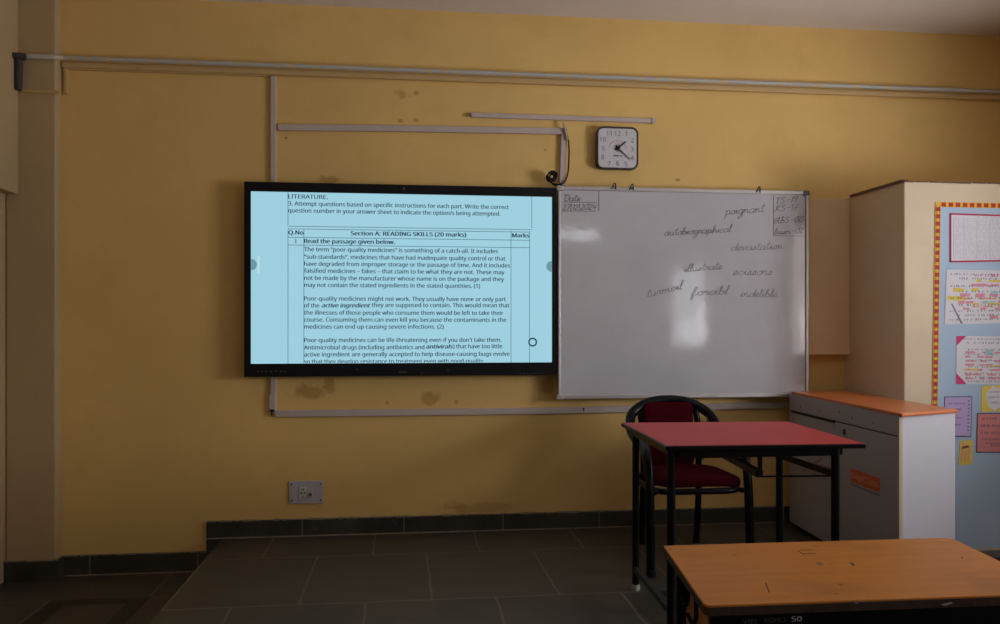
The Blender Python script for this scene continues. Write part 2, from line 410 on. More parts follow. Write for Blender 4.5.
c=strip('wall_conduit',[(278,127.5),(392,128.5),(564,131.5),(562,186)],.034,.022,M['conduit'])
tag(c,'white angled conduit above the screen, turning down by the coiled cable','conduit')
c=strip('wall_conduit',[(471,115),(654,121)],.026,.020,M['conduit'])
tag(c,'short white conduit on the wall above the clock','conduit')
strip('end_cap',[(651,121),(655,121.2)],.032,.024,M['conduit'],WY,c)
# black cable and coil
cb=thing('hanging_cable','black cable hanging beside the angled conduit into a small coil at the whiteboard corner','cable',(P(560,182,4.5)[0],4.53,P(560,182,4.5)[1]))
def pw(l,Y): return [(P(u,v,Y)[0],Y,P(u,v,Y)[1]) for u,v in l]
MB().tube(smooth_pts(pw([(563,122),(566,132),(568.5,142),(569,155),(568,172),(564.5,182),(557,184.5),(553,183)],4.545)),.0045,8).build('wire',M['black_plastic'],cb)
MB().tube(smooth_pts(pw([(563,122),(565,130),(567.5,140)],4.54)),.005,8).build('pale_sleeve',M['conduit'],cb)
coil=[]
for k in range(60):
    t=k/60*2*math.pi*5.2; r=3.6+1.6*math.sin(k*.37); coil.append((551.5+r*math.cos(t), 177+r*.95*math.sin(t)))
q=[(P(u,v,4.53)[0],4.535-.0006*i,P(u,v,4.53)[1]) for i,(u,v) in enumerate(coil)]
MB().tube(smooth_pts(q,4),.0045,8).build('coil',M['black_plastic'],cb)
MB().tube(smooth_pts(pw([(548,178),(553,184),(559,186.5),(562,185)],4.50)),.005,8).build('plug_lead',M['black_plastic'],cb)
# small box at left edge of frame
bxm=MB().box((LX,4.20,P(3,363,4.3)[1]),(LX+.035,4.32,P(3,348,4.3)[1])).build('switch_box',M['socket'],bevel=.004)
tag(bxm,'small pale switch box on the dark wall at the far left edge','switch box')

# ------------------------------------------------------------------ text helper
import os
FONT=None
try:
    FONT=bpy.data.fonts.load(os.path.join(bpy.utils.resource_path('LOCAL'),'datafiles','fonts','NotoSansHebrew-Regular.woff2'))
except Exception: FONT=None
def text_mesh(s, bold=0.0, italic=0.0, res=3):
    cu=bpy.data.curves.new('t','FONT'); cu.body=s; cu.size=1
    if FONT: cu.font=FONT
    cu.resolution_u=res; cu.shear=italic
    ob=bpy.data.objects.new('t',cu); C.objects.link(ob); bpy.context.view_layer.update()
    dg=bpy.context.evaluated_depsgraph_get(); ev=ob.evaluated_get(dg); me=ev.to_mesh()
    vs=[v.co.copy() for v in me.vertices]; fs=[tuple(p.vertices) for p in me.polygons]
    ev.to_mesh_clear(); bpy.data.objects.remove(ob); bpy.data.curves.remove(cu)
    return vs,fs
def put_text(mb,s,fn,x0,x1,ybase,cap,bold=0,italic=0,res=3):
    """lay a line of text between x0 and x1 on a baseline; fn maps (x,y up) to world"""
    vs,fs=text_mesh(s,0,italic,res)
    if not vs: return
    a=min(v.x for v in vs); b=max(v.x for v in vs); k=(x1-x0)/(b-a)
    n=max(1,round(bold/.02)+1)
    for i in range(n):
        dx=bold*k*(i/(n-1)-.5) if n>1 else 0
        mb.add([fn(x0+(v.x-a)*k+dx, ybase+v.y*cap/.714)+Vector((0,-.00012*i,0)) for v in vs],fs)

# ------------------------------------------------------------------ interactive screen
SY=4.50  # front of the glass
ax0,_=P(251,0,SY); ax1,_=P(551.8,0,SY)
_,az1=P(401,194.2,SY); _,az0=P(401,363,SY)
AW=ax1-ax0; AH=az1-az0
TL,TR,BR,BL=(250.8,191.2),(553.4,198.2),(550.3,363.3),(251.2,362.4)
def st_inv(u,v):
    s,t=.5,.5
    for _ in range(12):
        pu=(1-s)*(1-t)*TL[0]+s*(1-t)*TR[0]+s*t*BR[0]+(1-s)*t*BL[0]; pv=(1-s)*(1-t)*TL[1]+s*(1-t)*TR[1]+s*t*BR[1]+(1-s)*t*BL[1]
        s+=(u-pu)/300; t+=(v-pv)/168
    return s,t
def tvp(u,v,dy=0):
    s,t=st_inv(u,v); return Vector((ax0+AW*s, SY-dy, az1-AH*t))
tv=thing('interactive_display','large black wall-mounted screen showing a lit page of reading questions','screen',((ax0+ax1)/2,WY,az0-.075))
bz=.034
fr=MB(); ox0,ox1,oz0,oz1=ax0-bz,ax1+.025,az0-.070,az1+.050
fr.box((ox0,SY-.012,az1),(ox1,SY+.045,oz1)).box((ox0,SY-.012,oz0),(ox1,SY+.045,az0)).box((ox0,SY-.012,az0),(ax0,SY+.045,az1)).box((ax1,SY-.012,az0),(ox1,SY+.045,az1))
fr.build('bezel',M['black_plastic'],tv)
MB().box((ox0+.03,SY+.04,oz0+.03),(ox1-.03,WY-.004,oz1-.03)).build('rear_housing',M['black_plastic'],tv)
scr=MB().box((ax0,SY,az0),(ax1,SY+.02,az1)).build('screen',M['screen'],tv)
tx=MB()
def tvline(s,u0,u1,vc,bold=.04,italic=0,slopeu=True):
    # vc = centre of x-height at the line's left end; lines stay level on the screen
    a0,b0=st_inv(u0,vc); a1,_=st_inv(u1,vc)
    # horizontal in screen space: keep t of the left end
    t=b0; X0=P(u0,vc,SY)[0]; X1=P(u1,vc,SY)[0]; zc=az1-AH*t
    cap=.0275
    put_text(tx,s,lambda x,y: Vector((x,SY-.0008,y)),X0,X1,zc-.0105,cap,bold,italic,2)
T_B=.07
for a in [("LITERATURE.",288.3,328,196.4),
 ("3. Attempt questions based on specific instructions for each part. Write the correct",288.3,508.8,203.4),
 ("question number in your answer sheet to indicate the option/s being attempted.",288.3,500.3,210.3),
 ("Q.No",288.6,303.3,232.2,T_B),("Section A: READING SKILLS (20 marks)",351,466,233.4,T_B),("Marks",512.2,529,236.3,T_B),
 ("I",295.3,296.4,240.8,T_B),("Read the passage given below.",304.2,394.7,240.8,T_B),
 ("The term “poor-quality medicines” is something of a catch-all. It includes",304.2,497.7,249),
 ("“sub-standards”, medicines that have had inadequate quality control or that",304.2,505.3,256.4),
 ("have degraded from improper storage or the passage of time. And it includes",304.2,510.0,263.4),
 ("falsified medicines – fakes – that claim to be what they are not. These may",304.2,504.4,270.4),
 ("not be made by the manufacturer whose name is on the package and they",304.2,503.9,277.5),
 ("may not contain the stated ingredients in the stated quantities. (1)",304.2,480,284.5),
 ("Poor-quality medicines might not work. They usually have none or only part",304.2,505.7,298),
 ("of the",304.2,319.3,304.9),("active ingredient",321.9,370.3,304.9,T_B,.25),("they are supposed to contain. This would mean that",371.8,509.3,304.9),
 ("the illnesses of those people who consume them would be left to take their",304.2,503.2,312),
 ("course. Consuming them can even kill you because the contaminants in the",304.2,506.2,319),
 ("medicines can end up causing severe infections. (2)",304.2,443.7,326),
 ("Poor-quality medicines can be life-threatening even if you don't take them.",304.2,501.4,339.4),
 ("Antimicrobial drugs (including antibiotics and",304.2,424.3,346.7),("antivirals",426,453,346.7,T_B,.25),(") that have too little",453.2,502.2,346.7),
 ("active ingredient are generally accepted to help disease-causing bugs evolve",304.2,509.5,353.7)]:
    tvline(*a)
tx.build('page_text',M['screen_text'],scr)
# last line is cut by the edge of the screen
tx=MB(); tvline("so that they develop resistance to treatment even with good-quality",304.2,483.3,360.8)
tx.v=[(x,y,max(z,az0+.002)) for x,y,z in tx.v]; tx.build('page_text',M['screen_text'],scr)
ru=MB()
def hline(u0,u1,v,th=.0016):
    a,t=st_inv(u0,v); b,_=st_inv(u1,v); z=az1-AH*t; ru.box((P(u0,v,SY)[0],SY-.0006,z-th),(P(u1,v,SY)[0],SY,z+th))
def vline(u,v0,v1,th=.0016):
    s,_=st_inv(u,(v0+v1)/2); z0=az1-AH*max(0,st_inv(u,v0)[1]); z1=az1-AH*min(1,st_inv(u,v1)[1]); x=P(u,v0,SY)[0]; ru.box((x-th,SY-.0006,z1),(x+th,SY,z0))
hline(288,531.5,226.0); hline(288,530,228.6); hline(288,530,237.0); hline(288,530,244.6)
vline(288,190,226); vline(531.8,196,229.3); vline(288,228.6,364); vline(303.9,228.6,364); vline(511,232,366); vline(529.5,232,366)
ru.build('page_rules',M['screen_rule'],scr)
def halfdisc(mb,cx,cz,r,sgn,y):
    poly=[(cx+sgn*r*math.sin(math.pi*k/14),cz+r*math.cos(math.pi*k/14)) for k in range(15)]
    if sgn>0: poly=poly[::-1]
    mb.prism(poly,y-.0004,y,axis='y')
w=MB(); p=tvp(251.5,264); halfdisc(w,ax0+.001,p.z,.030,1,SY-.0004); p2=tvp(550,267.5); halfdisc(w,ax1-.001,p2.z,.030,-1,SY-.0004); w.build('side_tabs',M['screen_dim'],scr)
w=MB().box((ax0+.034,SY-.0014,p.z-.045),(ax0+.044,SY-.0009,p.z+.045)); w.build('tab_handle',M['screen_pale'],scr)
p=tvp(530.8,343)
MB().tube([(p.x+.021*math.cos(2*math.pi*k/32),SY-.002,p.z+.021*math.sin(2*math.pi*k/32)) for k in range(32)],.0042,8,closed=True).build('touch_ring',M['screen_text'],scr)
w=MB(); by=SY-.0125
for u in (258,262,266,271,276,281,285): x,z=P(u,371.5,by); w.box((x-.004,by-.001,z-.003),(x+.004,by+.001,z+.003))
for u in (520.5,524,527.5,531,534.5,538,542): x,z=P(u,373.5,by); w.box((x-.003,by-.001,z-.002),(x+.003,by+.001,z+.002))
for u,v in ((357,369.5),(422,373),(448,370.5)): x,z=P(u,v,by); w.box((x-.003,by-.001,z-.003),(x+.003,by+.001,z+.003))
x,z=P(403,372,by)
for k in range(6): w.box((x-.022+k*.0075,by-.001,z-.0035),(x-.017+k*.0075,by+.001,z+.0035))
w.build('button_row',M['dark_plastic'],tv)
x,z=P(404,188.6,by); MB().disc((x,by+.001,z),.006,.002).build('camera_dot',M['dark_plastic'],tv)

# ------------------------------------------------------------------ whiteboard
WBY=4.488   # front of the writing surface
wx0,_=P(559,0,WBY); wx1,_=P(806.2,0,WBY); _,wz1=P(683,191.5,WBY); _,wz0=P(683,395,WBY)
def wb(u,v,dy=0.0): x,z=P(u,v,WBY); return Vector((x,WBY-dy,z))
wbt=thing('whiteboard','wide aluminium-framed whiteboard with faint handwritten words, mounted beside the lit screen','whiteboard',((wx0+wx1)/2,WBY+.01,wz0-.02))
MB().box((wx0,WBY,wz0),(wx1,WBY+.014,wz1)).build('writing_surface',M['board'],wbt)
f=.020; fm=MB()
fm.box((wx0-.006,WBY-.010,wz1-.006),(wx1+.012,WBY+.016,wz1+f-.004)).box((wx0-.006,WBY-.010,wz0-f+.004),(wx1+.012,WBY+.016,wz0+.006))
fm.box((wx0-.006,WBY-.010,wz0),(wx0+.006,WBY+.016,wz1)).box((wx1-.006,WBY-.010,wz0),(wx1+.012,WBY+.016,wz1))
fm.build('frame',M['aluminium'],wbt,bevel=.003)
for (x,z) in ((wx0,wz0),(wx1,wz1),(wx1,wz0),(wx0,wz1)):
    sx=1 if x==wx0 else -1; sz=1 if z==wz0 else -1
    MB().box((x-sx*.016,WBY-.013,z-sz*.018),(x+sx*.022,WBY+.01,z-sz*.0+sz*.010)).build('corner_cap',M['aluminium_dark' if z==wz1 and x==wx1 else 'aluminium'],wbt,bevel=.004)
for u,v in ((613.5,187),(631,188),(757.5,190.5)):
    p=wb(u,v); w=MB()
    w.tube(smooth_pts([(p.x-.012,WBY-.012,p.z-.012),(p.x-.002,WBY-.02,p.z+.016),(p.x+.006,WBY-.02,p.z+.012),(p.x+.010,WBY-.012,p.z-.014)],5),.0035,6)
    w.tube([(p.x-.009,WBY-.018,p.z),(p.x+.009,WBY-.018,p.z)],.003,6)
    w.build('hanging_hook',M['rust'],wbt)
# handwriting: single-stroke cursive glyphs (x-height 1, ascender 2, descender -1)
G={
'a':(1.0,[[(.85,.8),(.5,1),(.12,.75),(.05,.3),(.3,0),(.65,.2),(.85,.8),(.8,.2),(1.0,.05)]]),
'b':(.95,[[(0,.2),(.3,1.2),(.4,2),(.2,1.9),(.15,1),(.15,.1),(.5,0),(.8,.4),(.6,.9),(.3,.8),(.75,.75),(.95,.7)]]),
'c':(.8,[[(.7,.8),(.45,1),(.1,.7),(.08,.25),(.35,0),(.8,.25)]]),
'd':(1.0,[[(.8,.8),(.45,1),(.08,.6),(.1,.1),(.5,.05),(.8,.7),(.95,2.0)],[(.9,1.6),(.8,.4),(1.0,.05)]]),
'e':(.75,[[(.05,.4),(.55,.6),(.55,.95),(.25,1),(.05,.5),(.25,0),(.75,.25)]]),
'f':(.8,[[(0,.2),(.45,1.3),(.5,2),(.3,1.95),(.2,.6),(.1,-.9),(.3,-.8),(.35,.1),(.8,.35)]]),
'g':(.95,[[(.8,.8),(.45,1),(.1,.6),(.2,.1),(.6,.2),(.82,.8),(.75,-.4),(.4,-1.1),(.1,-.8),(.5,-.2),(.95,.25)]]),
'h':(1.0,[[(0,.2),(.35,1.4),(.35,2),(.15,1.8),(.15,0)],[(.15,.4),(.45,.95),(.7,.8),(.7,.1),(1.0,.1)]]),
'i':(.5,[[(0,.2),(.25,1),(.22,.15),(.5,.15)],[(.32,1.45),(.36,1.5)]]),
'l':(.5,[[(0,.2),(.35,1.3),(.38,2),(.18,1.9),(.14,.3),(.3,0),(.5,.2)]]),
'm':(1.5,[[(0,.8),(.15,1),(.15,0)],[(.15,.5),(.45,1),(.6,.7),(.6,0)],[(.6,.5),(.95,1),(1.1,.7),(1.1,.1),(1.5,.2)]]),
'n':(1.05,[[(0,.8),(.15,1),(.15,0)],[(.15,.5),(.5,1),(.68,.7),(.68,.1),(1.05,.2)]]),
'o':(.85,[[(.5,1),(.1,.7),(.1,.2),(.4,0),(.7,.3),(.6,.85),(.4,1),(.85,.85)]]),
'p':(.95,[[(0,.7),(.2,1),(.15,0),(.05,-1)],[(.15,.6),(.5,1),(.75,.7),(.6,.15),(.2,.1),(.95,.15)]]),
'r':(.75,[[(0,.3),(.15,1.05),(.3,.9),(.55,.95),(.45,.2),(.75,.15)]]),
's':(.75,[[(0,.1),(.45,1.05),(.5,.6),(.55,.15),(.25,0),(.1,.15),(.75,.2)]]),
't':(.65,[[(.35,1.9),(.25,.9),(.22,.15),(.65,.15)],[(0,1.3),(.65,1.45)]]),
'u':(1.0,[[(0,.8),(.1,.9),(.1,.3),(.3,0),(.6,.2),(.72,.95),(.7,.15),(1.0,.15)]]),
'v':(.9,[[(0,.8),(.15,1),(.3,0),(.6,.9),(.9,.85)]]),
' ':(.7,[]),
'D':(1.2,[[(.2,0),(.3,2),(.25,0),(.8,.2),(1.1,1),(.8,1.9),(.1,2.0),(-.1,1.7)]]),
'-':(.9,[[(.15,.9),(.75,.95)]]),'/':(.3,[]),
'0':(.95,[[(.5,1.8),(.1,1.2),(.15,.3),(.5,0),(.8,.5),(.75,1.5),(.5,1.8),(.95,1.8)]]),
'1':(.5,[[(.2,1.4),(.35,1.8),(.3,0)]]),'2':(.9,[[(.1,1.4),(.4,1.8),(.7,1.3),(.1,0),(.85,.1)]]),
'7':(.85,[[(.1,1.7),(.75,1.75),(.3,0)],[(.2,.9),(.7,.95)]]),'4':(.9,[[(.4,1.8),(.1,.8),(.8,.85)],[(.65,1.4),(.55,0)]]),
'9':(.85,[[(.7,1.5),(.4,1.8),(.1,1.3),(.5,.95),(.75,1.6),(.5,0)]]),
'R':(1.1,[[(.2,0),(.25,1.8)],[(.1,1.6),(.6,1.85),(.8,1.4),(.3,.95),(.95,0)]]),'S':(1.0,[[(.8,1.6),(.4,1.85),(.15,1.4),(.7,.7),(.6,.1),(.1,.1)]]),
'A':(1.2,[[(.6,1.5),(.2,1.6),(0,.4),(.4,.1),(.8,1.9),(.85,.1),(1.1,.1)],[(.2,.9),(.9,.9)]]),'T':(1.0,[[(.5,1.8),(.4,0)],[(0,1.8),(1,1.85)]]),
'|':(.5,[[(.05,2.1),(.30,-.4)]]),
}

def write(s,u0,u1,v0,v1,xh,ink='ink',r=.0017):
    """handwrite s from u0 to u1 on a baseline v0->v1 with x-height xh (all measured)"""
    mbw=MB(); tot=sum(G[c][0] for c in s); x=0; k=(u1-u0)/tot
    for c in s:
        w,st_=G[c]
        for pl in st_:
            q=[]
            for (a,b) in pl:
                uu=u0+(x+a)*k+b*.18*k; vv=v0+(v1-v0)*((x+a)/tot)-b*xh+random.uniform(-.12,.12)
                q.append(wb(uu,vv,.0007))
            mbw.tube(smooth_pts(q,4) if len(q)>2 else q,r,4,smooth=False,flat=1)
        x+=w
    mbw.build('handwritten_word',M[ink],wbt)
random.seed(11)
write('poignant',725,764,215,212,4.4)
write('autobiographical',664,731,236,232,3.9)
write('devastation',731,783,251,249,4.0,'ink_faint',.0019)
write('illustrate',684,722,272,269,3.7,'ink_faint',.0020)
write('scissors',733,772,275,275,4.2,'ink_faint',.0020)
write('turmoil',646,682,298,289,4.4)
write('forcibl',691,728,296,294,4.2,'ink_faint',.0021)
write('indelible',740,777,297,297,3.8,'ink_faint',.0020)
write('Date',563.5,580,201.2,201.2,3.2,r=.0021)
write('27|12|2024',562,596,210,209.5,3.0,r=.0020)
write('TS-19',774.5,797,204,202,3.2); write('RS-17',774.5,797,211.5,210,3.2); write('AbS-00',774,803,223.5,222,3.2); write('lessn-02',774,803,234.5,233,2.8)
def wline(l,ink='ink',r=.0016): MB().tube([wb(u,v,.0007) for u,v in l],r,4,smooth=False).build('ruled_line',M[ink],wbt)
wline([(562,202.2),(597,202.4)]); wline([(562,211),(596,211.2)]); wline([(598.5,191),(599,211)])
wline([(773.5,196),(773.5,235.5)]); wline([(773,235.8),(804,236)])


# ------------------------------------------------------------------ clock
CY=WY-.045
cx,cz=P(617.6,148,CY); r0=.119; 
ck=thing('wall_clock','square wall clock with rounded dark rim and white face, above the whiteboard','clock',(cx,WY,cz-r0))
MB().prism(rrect(cx-r0,cz-r0,cx+r0,cz+r0,.036,8),CY+.006,WY,axis='y').build('case',M['clock_rim'],ck,bevel=.006)
rim=rrect(cx-r0+.003,cz-r0+.003,cx+r0-.003,cz+r0-.003,.034,8)
MB().tube([(x,CY+.003,z) for x,z in rim],.0055,8,closed=True).build('rim',M['clock_rim'],ck)
ri=r0-.009
face=MB().prism(rrect(cx-ri,cz-ri,cx+ri,cz+ri,.030,8),CY+.001,CY+.005,axis='y').build('face',M['clock_face'],ck)
for n in range(1,13):
    a=math.pi/2-n*math.pi/6; k=.086/max(abs(math.cos(a)),abs(math.sin(a)));  k=min(k,.105)
    if n in (3,6,9,12): k=.084
    X=cx+math.cos(a)*k; Z=cz+math.sin(a)*k
    vs,fs=text_mesh(str(n))
    mx=(min(v.x for v in vs)+max(v.x for v in vs))/2
    nm=MB(); nm.add([(X+(v.x-mx)*.044, CY-.0003, Z+(v.y-.36)*.046) for v in vs],fs); nm.build('numeral',M['dark_plastic'],ck)
MB().tube([(cx+.050*math.cos(math.pi*k/20),CY,cz-.004+.046*math.sin(math.pi*k/20)) for k in range(21)],.0014,6).build('pink_arc',M['pink'],ck)
sb=[]; 
for k in range(20):
    a=math.pi*k/10+.1; rr=.024 if k%2==0 else .009; sb.append((cx+rr*math.cos(a),cz+rr*math.sin(a)))
MB().prism(sb,CY-.002,CY,axis='y').build('starburst',M['gold'],ck)
def hand(name,u,v,w,dy):
    X,Z=P(u,v,CY); d=Vector((X-cx,0,Z-cz)); L=d.length; d.normalize(); n=Vector((-d.z,0,d.x))
    a=Vector((cx,0,cz))-d*.018; b=Vector((cx,0,cz))+d*L
    MB().prism([(p.x,p.z) for p in (a-n*w,b-n*w*.6,b+n*w*.6,a+n*w)],CY-dy-.0015,CY-dy,axis='y').build(name,M['black_plastic'],ck)
hand('hour_hand',625.8,141.8,.0045,.003); hand('minute_hand',629.8,159.8,.0032,.006)
w=MB()
for k in range(9):
    if k!=6: w.box((cx-.024+k*.0055,CY-.0003,cz-.048),(cx-.0200+k*.0055,CY+.001,cz-.040))
w.build('dial_print',M['dark_plastic'],ck)

# ------------------------------------------------------------------ wall socket
SKY=WY-.012
sx0,sz1=P(289,481.5,SKY); sx1,sz0=P(323.3,503,SKY)
so=thing('wall_socket','pale rectangular switch plate with one socket low on the wall below the screen','socket',((sx0+sx1)/2,WY,sz0))
MB().prism(rrect(sx0,sz0,sx1,sz1,.006,4),SKY,WY,axis='y').build('plate',M['socket'],so,bevel=.002)
x,z=P(303,492.3,SKY)
m_=MB().box((x-.021,SKY-.005,z-.030),(x+.021,SKY,z+.030)).build('socket_insert',M['ivory'],so,bevel=.002)
w=MB(); 
for dx,dz,rr in ((0,.016,.005),(-.008,-.004,.0045),(.008,-.004,.0045),(0,-.021,.003)): w.disc((x+dx,SKY-.0048,z+dz),rr,.001,12)
w.build('pin_holes',M['hole'],m_)
x2,z=P(310,492.6,SKY)
m2=MB().box((x2-.014,SKY-.004,z-.026),(x2+.014,SKY,z+.026)).build('switch_insert',M['socket'],so,bevel=.002)
MB().box((x2-.007,SKY-.009,z-.018),(x2+.010,SKY-.003,z+.000)).build('rocker',M['dark_plastic'],m2,bevel=.002)
for (a,b) in ((.010,.010),(.010,-.010),(-.010,.010),(-.010,-.010)):
    X=sx0+.014 if a>0 else sx1-.014; Z=sz0+.017 if b>0 else sz1-.017
    MB().disc((X,SKY-.0002,Z),.0045,.002,12).build('screw',M['hole'],so)

# ------------------------------------------------------------------ red table
TT=DZ+.720
tb=thing('school_table','square red-topped table with black tube legs, in front of the maroon chair','table',(1.30,3.13,DZ))
tc=[(.920,2.795),(1.638,2.765),(1.687,3.455),(.948,3.495)]
MB().prism(tc,TT-.016,TT).build('tabletop',M['red_lam'],tb,bevel=.004)
ed=MB()
for k in range(4):
    a=Vector(tc[k]+(0,)); b=Vector(tc[(k+1)%4]+(0,)); d=(b-a).normalized(); n=Vector((d.y,-d.x,0))
    a=a-d*.004; b=b+d*.004
    ed.prism([(p.x,p.y) for p in (a-n*.006,b-n*.006,b+n*.006,a+n*.006)][::-1] if False else [(p.x,p.y) for p in (a+n*.006,b+n*.006,b-n*.006,a-n*.006)],TT-.018,TT-.0015)
ed.build('edge_band',M['black_metal'],tb,bevel=.004)
LG=dict(FL=(.955,2.86),BL_=(.9975,3.46),FR=(1.580,2.86),BR_=(1.622,3.40))
for k,(x,y) in LG.items():
    l=MB().tube([(x,y,DZ+.02),(x,y,TT-.022)],.0155,14).build('leg',M['black_metal'],tb)
    MB().tube([(x,y,DZ),(x,y,DZ+.006),(x,y,DZ+.024)],[.018,.019,.0165],14).build('rubber_foot',M['rubber'],l)
w=MB(); zt=TT-.040
w.box((.975,2.85,zt-.016),(1.595,2.875,TT-.022)); w.bar((.9975,3.46,zt),(1.622,3.40,zt),.022)
w.bar((.975,2.86,zt),(.9975,3.46,zt),.026); w.bar((1.595,2.86,zt),(1.622,3.40,zt),.026)
w.build('top_frame',M['black_metal'],tb)
zr=DZ+.09
for a_,b_ in (((.975,2.86,zr),(.9975,3.46,zr)),((1.595,2.86,zr),(1.622,3.40,zr))): MB().bar(a_,b_,.024).build('side_rail',M['worn_metal'],tb)
MB().bar((.99,3.13,zr),(1.61,3.13,zr),.022).build('foot_rail',M['worn_metal'],tb)
zs=DZ+.592
w=MB(); w.box((1.35,3.375,zs-.010),(1.36,3.40,zs+.016)); w.box((1.578,2.875,zs-.012),(1.600,3.40,zs+.014)); w.box((1.355,3.375,zs-.010),(1.61,3.40,TT-.03))
w.tube([(1.310,2.91,zs),(1.362,3.39,zs)],.018,4,smooth=False); w.box((1.302,2.895,zs-.010),(1.314,2.910,TT-.03)); w.box((1.578,2.875,zs),(1.59,2.887,TT-.03)); w.box((1.33,3.38,zs),(1.345,3.395,TT-.03))
w.tube([(1.31,2.898,zs-.008),(1.585,2.880,zs-.008)],.0035,8)
w.build('book_rack',M['black_metal'],tb)
for sgn in (0,): 
    MB().prism([(1.545,TT-.025),(1.595,TT-.025),(1.595,TT-.06)],2.866,2.872,axis='y').build('corner_gusset',M['black_metal'],tb)

# ------------------------------------------------------------------ chair
chx,chy=1.362,3.90
ch=thing('armchair','black tubular armchair with maroon seat and backrest, behind the red table','chair',(chx,chy,DZ))
def W(l): return [(chx+a,b,DZ+c) for a,b,c in l]
hoop=[(-.244,3.635,.02),(-.244,3.645,.25),(-.242,3.66,.44),(-.242,3.70,.535),(-.238,3.80,.565),(-.236,3.95,.590),(-.231,4.05,.630),(-.205,4.115,.692),(-.12,4.145,.742),(0,4.155,.758)]
hoop=[(a+(.010 if c>.54 else 0),b,c) for a,b,c in hoop]
hoop=hoop+[(-a+(.014 if c>.54 else -.014),b,c) for a,b,c in hoop[-2::-1]]
mid=hoop[3:-3]; 
hp=smooth_pts(W(hoop),6); n=len(hp)
def rad(i):
    z=hp[i].z-DZ; return .0205 if z<.50 else (.0205+.0045*min(1,(z-.50)/.06))
MB().tube(hp,[rad(i) for i in range(n)],14).build('arm_hoop',M['black_metal'],ch)
for sx in (-1,1):
    ax=.025; up=[(sx*.150+ax,4.19,.02),(sx*.150+ax,4.16,.25),(sx*.148+ax*.6,4.125,.45),(sx*.150+ax*.5,4.125,.60),(sx*.150,4.140,.72)]
    MB().tube(smooth_pts(W(up),6),.0165,12).build('rear_leg',M['black_metal'],ch)
    MB().tube(W([(sx*.150+.025,4.192,0),(sx*.150+.025,4.19,.03)]),.019,12).build('leg_tip',M['black_plastic'],ch)
    MB().tube(W([(sx*.237-.007,3.635,0),(sx*.237-.007,3.635,.03)]),.024,12).build('leg_tip',M['black_plastic'],ch)
    w=MB().tube(smooth_pts(W([(sx*.175,4.10,.45),(sx*.185,4.09,.56),(sx*.20,4.095,.66),(sx*.195,4.11,.70)]),5),.007,8)
    w.build('side_stay',M['steel'],ch)
ring=[(chx+x,y,DZ+.376) for x,y in rrect(-.212,3.665,.212,4.085,.09,6)]
MB().tube(ring,.0145,10,closed=True).build('seat_frame',M['black_metal'],ch)
w=MB()
for sx in (-1,1): w.tube(W([(sx*.20,3.68,.376),(sx*.226,3.648,.376)]),.012,8); w.tube(W([(sx*.145,4.075,.376),(sx*.144,4.135,.376)]),.012,8)
w.tube(W([(-.2,3.87,.376),(.2,3.87,.376)]),.010,8); w.build('frame_bracket',M['black_metal'],ch)
def bd(v): return Vector((v.x,v.y,v.z*(1.0 if v.z>0 else .55)+ .010*(1-(v.x/.22)**2)))
MB().puff((chx+.024,3.87,DZ+.400),.205,.215,.034,.45,.45,bend=bd).build('seat',M['maroon'],ch)
T2=Matrix.Translation((chx-.005,4.105,DZ+.585))@Matrix.Rotation(R(-5),4,'X')@Matrix.Rotation(R(90),4,'X')
MB().puff((0,0,0),.132,.165,.022,.5,.20,T=T2).build('backrest',M['maroon'],ch)

# ------------------------------------------------------------------ cabinet with orange top
cab=thing('media_cabinet','low grey cabinet with an orange top and orange sticker, beside the red table','cabinet',(2.3,3.9,DZ))
H=.756
back_y=0; cp=[(2.118,3.292),(2.452,3.412),(2.545,4.50),(2.180,4.47)]
CHh=DZ+H
base=Vector((2.118,3.292,0)); back=Vector((2.194,4.455,0)); rt=Vector((2.452,3.412,0))
dl=(back-base).normalized(); nl=Vector((-dl.y,dl.x,0)); Ll=(back-base).length
df=(rt-base).normalized()
body=MB().prism([(2.122,3.294),(2.450,3.408),(2.538,4.460),(2.198,4.455)],DZ+.03,CHh).build('body',M['grey_light'],cab,bevel=.003)
MB().prism([(2.15,3.34),(2.42,3.44),(2.51,4.45),(2.22,4.44)],DZ,DZ+.03).build('plinth',M['black_plastic'],cab)
def sidebox(t0,t1,z0,z1,dep,name,mat,parent,bev=.002,inn=.004):
    """panel on the cabinet's long side; t runs from the near corner to the back, in metres"""
    a=base+dl*t0; b=base+dl*t1
    poly=[a+nl*dep,b+nl*dep,b-nl*inn,a-nl*inn]
    return MB().prism([(p.x,p.y) for p in poly][::-1],z0,z1).build(name,mat,parent,bevel=bev)
g=.006
sidebox(.0,Ll,CHh-.088,CHh,.010,'drawer_front',M['grey_lam'],cab)
tm=Ll*.52
sidebox(.0,tm-g/2,DZ+.03,CHh-.094,.010,'door',M['grey_lam'],cab)
sidebox(tm+g/2,Ll,DZ+.03,CHh-.094,.010,'door',M['grey_lam'],cab)
sidebox(.0,Ll,CHh-.096,CHh-.086,.001,'drawer_gap',M['hole'],cab,0)
sidebox(tm,Ll-.03,CHh-.102,CHh-.089,.0108,'finger_slot',M['hole'],cab,0)
MB().prism([(p.x,p.y) for p in (base-dl*.003+nl*.0105,base+df*.006-dl*.003,base+df*.006+dl*.002,base+dl*.010+nl*.0105)],DZ+.03,CHh-.001).build('corner_strip',M['cream_edge'],cab)
tp=[(2.100,3.258),(2.452,3.392),(2.545,4.468),(2.200,4.462)]
MB().prism(tp,CHh+.004,CHh+.014).build('top',M['orange_top'],cab,bevel=.002)
MB().prism([(2.102,3.260),(2.450,3.394),(2.543,4.466),(2.202,4.460)],CHh-.001,CHh+.0045).build('top_lipping',M['orange_edge'],cab)
def side_pt(t,z,dep=.0105): p=base+dl*t+nl*dep; return (p.x,p.y,z)
